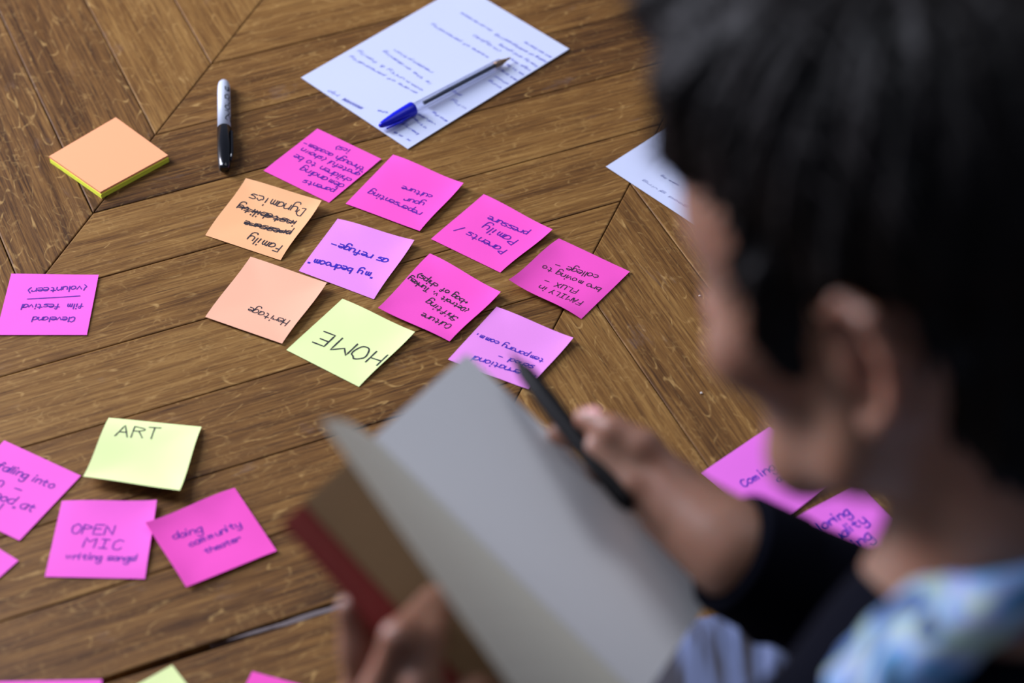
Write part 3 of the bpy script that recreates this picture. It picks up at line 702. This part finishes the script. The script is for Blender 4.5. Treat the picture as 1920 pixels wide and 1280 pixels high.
# right hand (holding the pen)
def H(px, py, d): return pt(px, py, d)
B.chain([wR, H(1355, 1012, 1.224), H(1280, 962, 1.238)], [.024, .023, .019], .014)
B.cap(H(1325, 992, 1.226), H(1262, 912, 1.236), .019, .013, .012)
B.cap(H(1335, 1010, 1.238), H(1250, 962, 1.252), .020, .016, .012)
B.cap(H(1300, 970, 1.234), H(1235, 908, 1.242), .019, .015, .014)
B.chain([H(1268, 905, 1.236), H(1208, 838, 1.238), H(1150, 806, 1.244), H(1098, 784, 1.256)], [.0120, .0100, .0086, .0078], .004)     # index
B.chain([H(1270, 905, 1.240), H(1205, 860, 1.256), H(1125, 835, 1.272), H(1050, 812, 1.283)], [.012, .0105, .009, .0080], .005)       # middle, under the pen
B.chain([H(1260, 930, 1.252), H(1190, 890, 1.276), H(1130, 880, 1.290), H(1095, 905, 1.290)], [.0115, .0098, .0088, .0076], .005)      # ring
B.chain([H(1255, 960, 1.262), H(1205, 935, 1.288), H(1165, 930, 1.300), H(1140, 955, 1.298)], [.0105, .0088, .0078, .0068], .005)      # little
B.chain([H(1335, 1010, 1.228), H(1262, 968, 1.230), H(1190, 912, 1.236), H(1118, 842, 1.248)], [.016, .0125, .0100, .0086], .005)      # thumb
# left hand (under the left half of the notebook, fingertips on it)
B.chain([wL, H(765, 1420, 1.165), H(775, 1370, 1.150)], [.027, .027, .024], .015)
B.chain([H(725, 1420, 1.165), H(690, 1320, 1.150), H(678, 1215, 1.138), H(657, 1140, 1.130)], [.017, .0135, .0105, .0085], .010)      # thumb
B.chain([H(735, 1385, 1.145), H(712, 1300, 1.105), H(748, 1195, 1.084), H(814, 1120, 1.122)], [.0125, .0108, .0088, .0074], .006)     # index
B.chain([H(778, 1375, 1.142), H(790, 1285, 1.085), H(802, 1195, 1.094), H(830, 1132, 1.122)], [.0125, .0105, .0092, .0078], .004)     # middle
B.chain([H(822, 1385, 1.150), H(852, 1335, 1.082), H(890, 1300, 1.092), H(915, 1298, 1.102)], [.0118, .0100, .0088, .0078], .004)      # ring
B.chain([H(860, 1400, 1.150), H(896, 1375, 1.088), H(930, 1352, 1.090), H(955, 1352, 1.098)], [.0105, .0088, .0078, .0068], .004)      # little
for p_, q_ in (((735, 1385, 1.150), (760, 1450, 1.170)), ((778, 1375, 1.145), (765, 1450, 1.170)), ((822, 1385, 1.150), (775, 1460, 1.172)), ((860, 1400, 1.150), (785, 1465, 1.175))):
    B.cap(H(*p_), H(*q_), .0135, .020, .012)
body = link('person', B.mesh('person'), person_mat.m)
tag(body, 'dark-haired person kneeling with head bent, holding an open notebook and a black pen', 'person')
del B
# nails on the fingertips that show
mnail = simple('fingernail', srgb(226, 165, 160), .3, .5)
def nail(c, along, out, name='fingernail'):
    a = np.array(along, float); a /= np.linalg.norm(a); o_ = np.array(out, float); o_ -= a*np.dot(o_, a); o_ /= np.linalg.norm(o_); s_ = np.cross(a, o_); vs = []; fs = []
    for j in range(6):
        for i in range(7):
            u = (i/6-.5)*2; t = j/5; w_ = .0052*(1-.25*abs(2*t-1)**2.5)
            vs.append(c+a*(t-.5)*.010+s_*u*w_+o_*(.0006-u*u*.0022))
    for j in range(5):
        for i in range(6): fs.append((j*7+i, j*7+i+1, j*7+i+8, j*7+i+7))
    o = link(name, mesh(name, vs, fs), mnail, body, True); return o
tc = -_F*.9+CU*.35
nail(H(1108, 780, 1.256)+(-_F*.0082)+CU*.002, H(1098, 784, 1.256)-H(1155, 806, 1.242), tc)
nail(H(826, 1140, 1.117)+(-_F*.0078), H(830, 1132, 1.122)-H(802, 1195, 1.094), -_F+CR*.3)
# eyes
meye = simple('eye_white', srgb(225, 222, 220), .2, .6); miris = simple('brown_iris', srgb(50, 30, 20), .15, .6)
for sx in (-1, 1):
    bm = bmesh.new(); bmesh.ops.create_uvsphere(bm, u_segments=16, v_segments=10, radius=.0112*HS); me = bpy.data.meshes.new('eye'); bm.to_mesh(me); bm.free()
    o = link('eye', me, meye, body, True); o.location = tuple(hp(sx*.031, .0792, .0120))
    bm = bmesh.new(); bmesh.ops.create_uvsphere(bm, u_segments=16, v_segments=8, radius=.0062*HS); me = bpy.data.meshes.new('iris'); bm.to_mesh(me); bm.free()
    i_ = link('iris', me, miris, o, True); i_.location = tuple(HS*(HM@np.array([0, .0062, -.0022])))
# ---- hair
mh = NT('dark_brown_hair'); mh.b.inputs['Roughness'].default_value = .55; mh.b.inputs['Specular IOR Level'].default_value = .1
nz = mh.n('ShaderNodeTexNoise'); nz.inputs['Scale'].default_value = 60; nz.inputs['Detail'].default_value = 3; mh.l(mh.mapping((1, 1, 1)), nz.inputs['Vector'])
mh.l(mh.ramp(nz.outputs[0], [(.35, srgb(11, 9, 9)), (.7, srgb(22, 18, 18))]), mh.b.inputs['Base Color'])
Hh = Solid(HEADC-.20, HEADC+.20, .0032)
HAIRX = HS
Hh.ell(hp(0, -.022, .050), hr(.085, .104, .094), HM, .01)
Hh.ell(hp(0, .010, .080), hr(.070, .072, .050), HM, .02)
Hh.cap(hp(0, -.076, .02), hp(0, -.078, -.060), HS*.048, HS*.036, .02); Hh.ell(hp(0, -.056, -.052), hr(.061, .062, .052), HM, .02)
# quiff over the forehead
Hh.chain([hp(.01, .02, .112), hp(-.002, .060, .118), hp(-.006, .088, .126), hp(-.006, .104, .128)], list(hr(.036, .026, .016, .009)), .02)
Hh.chain([hp(.03, .02, .105), hp(.032, .060, .100), hp(.034, .076, .088)], list(hr(.034, .024, .014)), .02)
Hh.chain([hp(-.03, .02, .105), hp(-.036, .056, .098), hp(-.044, .070, .078)], list(hr(.034, .024, .014)), .02)
# hairline: take away the face, the skin round the ears and the nape
Hh.ell(hp(0, .112, .004), hr(.074, .078, .074), HM, .006, True)
Hh.ell(hp(0, .085, -.075), hr(.095, .100, .080), HM, .006, True)
for sx in (-1, 1):
    Hh.ell(hp(sx*.080, .074, -.010), hr(.024, .032, .052), HM, .005, True)
    Hh.ell(hp(sx*.088, -.026, -.006), hr(.024, .032, .040), HM, .005, True)
    Hh.ell(hp(sx*.080, -.012, -.088), hr(.040, .050, .056), HM, .008, True)
    Hh.ell(hp(sx*.074, .014, -.050), hr(.030, .016, .034), HM, .004, True)
    Hh.chain([hp(sx*.070, .024, .036), hp(sx*.070, .026, .010), hp(sx*.066, .026, -.016)], list(hr(.015, .011, .006)), .004)   # sideburn
Hh.ell(hp(0, -.01, -.150), hr(.09, .13, .056), HM, .008, True)
def hairdisp(P):
    n = rng.normal(0, .0005, P.shape); L = (P-HEADC)@HM/HS
    a = np.arctan2(L[:, 0], L[:, 1]+.02); r = np.linalg.norm(L, axis=1)
    dirn = (P-HEADC)/np.linalg.norm(P-HEADC, axis=1)[:, None]
    tuft = .0026*np.sin(a*17+L[:, 2]*40)*np.sin(L[:, 2]*70+a*5)+.0016*np.sin(a*43+L[:, 2]*120)
    return P+dirn*tuft[:, None]*HS*1.2+n
hair = link('hair', Hh.mesh('hair', hairdisp), mh.m, body); hair['label'] = 'short thick dark brown hair'
# loose locks laid over the hair mass
hv = np.array([v.co for v in hair.data.vertices]); hn = np.array([v.normal for v in hair.data.vertices]); sel = rng.choice(len(hv), 5200)
vs, fs = [], []
for i in sel:
    p = hv[i]; n_ = hn[i]; L = (p-HEADC)@HM/HS
    if np.dot(n_, p-HEADC) < 0 or L[2] < .005: continue
    flow = HM@np.array([L[0]*3, .5 if L[1] > 0 else -.7, -.6-.8*(abs(L[1]) > .06)])+rng.normal(0, .22, 3)
    if L[1] > .02 and L[2] > .07: flow = HM@np.array([-.25, 1.0, -.05])+rng.normal(0, .25, 3)
    flow -= n_*np.dot(flow, n_); nf = np.linalg.norm(flow)
    if nf < 1e-6: continue
    flow /= nf; ln = rng.uniform(.010, .026)*HS; s_ = np.cross(flow, n_)*rng.uniform(.0004, .0009); lift = rng.uniform(.0002, .0014)
    b = len(vs)
    for k in range(4):
        t = k/3; q = p+flow*ln*t+n_*(-.0005+lift*math.sin(t*2.2)); ww = 1-t*.9; vs += [q+s_*ww, q-s_*ww]
    for k in range(3): fs.append((b+2*k, b+2*k+1, b+2*k+3, b+2*k+2))
lk = link('hair_locks', mesh('hair_locks', vs, fs), mh.m, body, True); lk['kind'] = 'stuff'
# ---- clothes: dark navy sweater, patterned collar, grey-blue trousers
mnavy = simple('dark_navy_knit', srgb(9, 10, 19), .95, .05, .2, 500, bump=.3)
C_ = Solid(lo, hi, .0045)
C_.cap(neckb+np.array([.01, -.015, -.035]), chest, .078, .132, .04); C_.cap(chest, hips+np.array([0, 0, .03]), .132, .142, .05)
C_.cap(neckb+np.array([0, -.01, -.04]), sL, .058, .060, .04); C_.cap(neckb+np.array([0, -.01, -.04]), sR, .058, .060, .04)
C_.chain([sL, eL, wL+(eL-wL)*.15], [.058, .048, .037], .02)
C_.chain([sR, eR, wR-(eR-wR)*.03], [.060, .050, .0345], .02)
# folds
for k in range(7):
    t = .1+.12*k; p = wR+(eR-wR)*t; dd = (eR-wR)/np.linalg.norm(eR-wR); a_ = np.cross(dd, [0, 0, 1.0]); a_ /= np.linalg.norm(a_); b_ = np.cross(dd, a_)
    R_ = .0340+.013*t; th0 = k*1.3
    C_.chain([p+R_*(math.cos(th0+q)*a_+math.sin(th0+q)*b_)+dd*.008*q for q in (0, .6, 1.2, 1.8)], [.002, .0045, .0045, .002], .010)
# cuffs end flat with the wrist showing
cR = wR+(eR-wR)*.02; dR = (eR-wR)/np.linalg.norm(eR-wR)
C_.cap(cR-dR*.0, cR-dR*.10, .0265, .0265, .001, True); C_.cap(cR-dR*.075, cR-dR*.060, .058, .058, .001, True)
cL = wL+(eL-wL)*.05; dL = (eL-wL)/np.linalg.norm(eL-wL)
C_.cap(cL-dL*.02, cL-dL*.09, .0275, .0275, .001, True)
# neck opening
nd_ = hp(0, -.05, -.10)-neckb; nd_ /= np.linalg.norm(nd_)
C_.cap(neckb-nd_*.03, neckb+nd_*.000, .062, .060, .015)
C_.cap(neckb+nd_*.035, neckb+nd_*.10, .053, .066, .004, True)
sweater = link('sweater', C_.mesh('sweater'), mnavy, body); sweater['label'] = 'dark navy long-sleeved sweater'
v, f_ = tube([cR+dR*.030, cR+dR*.024, cR-dR*.008, cR-dR*.011, cR-dR*.011, cR+dR*.002], [.0365, .0378, .0366, .0356, .0316, .0300], 40, False)
link('cuff', mesh('cuff', v, f_), mnavy, sweater, True)
v, f_ = tube([cL+dL*.030, cL+dL*.024, cL-dL*.016, cL-dL*.019, cL-dL*.019, cL-dL*.008], [.0375, .0392, .0385, .0375, .0335, .0320], 40, False)
link('cuff', mesh('cuff', v, f_), mnavy, sweater, True)
del C_
# collar band: folded cloth ring round the neck and over the shoulders
mc = NT('tie_dye_cloth'); mc.b.inputs['Roughness'].default_value = .85
nz = mc.n('ShaderNodeTexNoise'); nz.inputs['Scale'].default_value = 24; nz.inputs['Detail'].default_value = 1.5; nz.inputs['Distortion'].default_value = .6
mc.l(mc.mapping((1, 1, 1), loc=None), nz.inputs['Vector'])
mc.l(mc.ramp(nz.outputs[0], COLLAR), mc.b.inputs['Base Color'])
K = Solid(neckb-.22, neckb+.22, .0035)
ax2 = cdir(-.82, -.57, 0); ax3 = cdir(-.2, .50, -.84); ax3 = ax3-ax2*np.dot(ax3, ax2); ax3 /= np.linalg.norm(ax3); ax1 = np.cross(ax2, ax3)
if np.dot(ax1, nd_) < 0: ax1 = -ax1
ring = []
for k in range(25):
    a = 2*math.pi*k/24
    ring.append(neckb+CR*.004+ax1*(.003)+ax2*math.cos(a)*.080+ax3*math.sin(a)*.068)
for a, b in zip(ring[:-1], ring[1:]):
    K.cap(a, b, .011, .011, .006)
    oa = a+(a-neckb)*.26-ax1*.024; ob = b+(b-neckb)*.26-ax1*.024
    K.cap(oa, ob, .009, .009, .012); K.cap(a, oa, .009, .010, .014)
K.cap(neckb-nd_*.03, neckb+nd_*.10, .054, .060, .004, True)
collar = link('collar', K.mesh('collar'), mc.m, body); collar['label'] = 'pale blue, green and lilac patterned collar'
mtr = NT('striped_trouser_cloth'); mtr.b.inputs['Roughness'].default_value = .85
wv = mtr.n('ShaderNodeTexNoise'); wv.inputs['Scale'].default_value = 1.0; wv.inputs['Detail'].default_value = 3
mtr.l(mtr.mapping((75, 7, 5)), wv.inputs['Vector'])
mtr.l(mtr.ramp(wv.outputs[0], [(.40, srgb(34, 32, 42)), (.47, srgb(74, 84, 112)), (.56, srgb(88, 100, 134)), (.66, srgb(118, 130, 168))]), mtr.b.inputs['Base Color'])
T_ = Solid(lo, hi, .0045)
T_.cap(hips, hips-np.array([0, 0, .03]), .135, .135, .03)
for hpn, kn, an in ((hipR, kneeR, ankR), (hipL, kneeL, ankL)):
    T_.chain([hpn, kn], [.098, .071], .03)
    kk = kn.copy(); kk[2] = .068; a2 = an.copy(); a2[2] = .055
    T_.chain([kk, a2], [.064, .050], .03)
    dd = (kn-hpn)/np.linalg.norm(kn-hpn)
    for k in range(9):
        off = np.array([dd[1], -dd[0], 0])*(-.07+.0175*k)
        T_.chain([kn+off*.9+np.array([0, 0, .055-.3*abs(off@off)**.5])-dd*-.02, kn+off+np.array([0, 0, .068-.25*abs(off@off)**.5])-dd*.10], [.003, .006], .012)
T_.cut(np.array([0, 0, .002]), (0, 0, 1))
trousers = link('trousers', T_.mesh('trousers'), mtr.m, body); trousers['label'] = 'grey-blue trousers with long folds'
del T_

# ------------------------------------------------------------------ open notebook in the boy's hands
nb = empty('notebook', tuple(pt(800, 1000, 1.2))); tag(nb, 'open notebook with blank pages and a dark red cover, held above the floor', 'notebook')
NO = np.array(nb.location)
mpage = simple('notebook_page', srgb(232, 232, 232), .75, .2, .02, 200); mshaded = simple('shaded_endpaper', srgb(138, 112, 84), .8, .2, .04, 300); mred = simple('dark_red_cover', srgb(128, 26, 28), .5, .4, .05, 300)  # brown of the left inner leaf is page shade put into its base colour
mleaf = simple('cream_page', srgb(236, 233, 214), .75, .2, .02, 200)
def strip(name, rows, mat, th=.0004, label=None, parent=nb):
    """sheet through rows of points (each row runs across the book), thickened along its normal"""
    R_ = [[np.array(p)-NO for p in r] for r in rows]; nr, nc = len(R_), len(R_[0]); top = []; 
    for i in range(nr):
        for j in range(nc):
            du = R_[min(i+1, nr-1)][j]-R_[max(i-1, 0)][j]; dv = R_[i][min(j+1, nc-1)]-R_[i][max(j-1, 0)]
            n_ = np.cross(du, dv); n_ /= np.linalg.norm(n_); top.append((R_[i][j], n_))
    vs = [p for p, n_ in top]+[p+n_*th for p, n_ in top]; m = len(top); fs = []
    for i in range(nr-1):
        for j in range(nc-1):
            a = i*nc+j; fs.append((a, a+1, a+nc+1, a+nc)); fs.append((a+m, a+nc+m, a+nc+1+m, a+1+m))
    ring = list(range(nc))+[(i+1)*nc-1 for i in range(1, nr)]+[(nr-1)*nc+j for j in range(nc-2, -1, -1)]+[i*nc for i in range(nr-2, 0, -1)]
    for a, b in zip(ring, ring[1:]+ring[:1]): fs.append((a, b, b+m, a+m))
    me = mesh(name, vs, fs); bm = bmesh.new(); bm.from_mesh(me); bmesh.ops.recalc_face_normals(bm, faces=bm.faces); bm.to_mesh(me); bm.free()
    o = link(name, me, mat, parent); 
    if label: o['label'] = label
    return o
P1 = pt(870, 670, 1.31); P2 = pt(1335, 1115, 1.27); C1 = pt(700, 820, 1.20); a_ = P2-P1; C2 = C1+a_
E1 = pt(540, 968, 1.10); E2 = pt(1012, 1500, 1.085); BB1 = pt(575, 934, 1.122); BB2 = pt(1050, 1462, 1.10)
R1 = pt(604, 786, 1.085); R2 = pt(992, 1330, 1.05)
def lerp(a, b, t): return a+(b-a)*t
pn = np.cross(a_, P1-C1); pn /= np.linalg.norm(pn)
if np.dot(pn, _F) < 0: pn = -pn          # pn points away from the camera (into the block)
NR = 12
rows = [[lerp(lerp(C1, C2, i/NR), lerp(P1, P2, i/NR), j/8)-pn*.004*math.sin(min(j/8*2.2, math.pi)) for j in range(9)] for i in range(NR+1)]
strip('right_page', rows, mpage, .0003, 'blank pale right-hand page')
rows = [[lerp(lerp(C1, C2, i/NR), lerp(P1, P2, i/NR), j/8*.995)-pn*(.004*math.sin(min(j/8*2.2, math.pi))-.0012) for j in range(9)] for i in range(NR+1)]
R_ = rows
for k in range(4):   # leaves of the block under the page, slightly fanned
    strip('leaf', [[p+pn*(.0012*k) for p in r] for r in R_], mpage, .0009)
rows = [[lerp(lerp(C1, C2, i/NR), lerp(R1, R2, i/NR), j/8)+pn*(.0005)+(CU*.004*math.sin(j/8*math.pi)) for j in range(9)] for i in range(NR+1)]
strip('turned_page', rows, mleaf, .0003, 'cream left-hand page standing up from the fold')
en = np.cross(E2-E1, C1-E1); en /= np.linalg.norm(en)
if np.dot(en, _F) < 0: en = -en
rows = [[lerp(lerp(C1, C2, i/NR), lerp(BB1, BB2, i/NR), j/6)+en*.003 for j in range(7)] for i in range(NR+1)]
strip('endpaper', rows, mshaded, .0005, 'inner leaf, brown from shade put into its colour')
rows = [[lerp(lerp(C1, C2, i/NR), lerp(E1, E2, i/NR), j/6)+en*.0046 for j in range(7)] for i in range(NR+1)]
strip('front_cover', rows, mred, .0018, 'dark red cover')
rows = [[lerp(lerp(C1, C2, i/NR), lerp(P1, P2, i/NR), j/6*1.03)+pn*.0085 for j in range(7)] for i in range(NR+1)]
strip('back_cover', rows, mred, .0018, 'dark red cover')
# ------------------------------------------------------------------ pen in his right hand
hpn_ = empty('writing_pen', tuple(pt(1060, 800, 1.27))); tag(hpn_, 'black pen held in the right hand above the notebook edge', 'pen')
HO = np.array(hpn_.location); N0 = pt(958, 662, 1.30)-HO; N1 = pt(1182, 952, 1.222)-HO
prof = [(0, .0006), (.03, .0012), (.09, .0036), (.13, .0052), (.30, .0066), (.62, .0062), (.95, .0054), (1, .0030)]
v, f_ = tube([N0+(N1-N0)*t for t, r in prof], [r for t, r in prof], 18); mpen = simple('black_pen_plastic', srgb(12, 10, 12), .5, .12)
link('barrel', mesh('barrel', v, f_), mpen, hpn_, True)
v, f_ = tube([N0+(N1-N0)*-.012, N0+(N1-N0)*.035], [.0004, .0013], 10); link('nib', mesh('nib', v, f_), simple('steel_nib', srgb(90, 88, 96), .3, .5, metallic=.8), hpn_, True)
dnp = (N1-N0)/np.linalg.norm(N1-N0); cs_ = np.cross(dnp, -_F); cs_ /= np.linalg.norm(cs_); cc = cs_*.5-_F*.8; cc /= np.linalg.norm(cc)
v, f_ = tube([N0+(N1-N0)*.66+cc*.0058, N0+(N1-N0)*.70+cc*.0078, N0+(N1-N0)*.94+cc*.0070], [.001, .0013, .0013], 8); link('clip', mesh('clip', v, f_), mpen, hpn_, True)
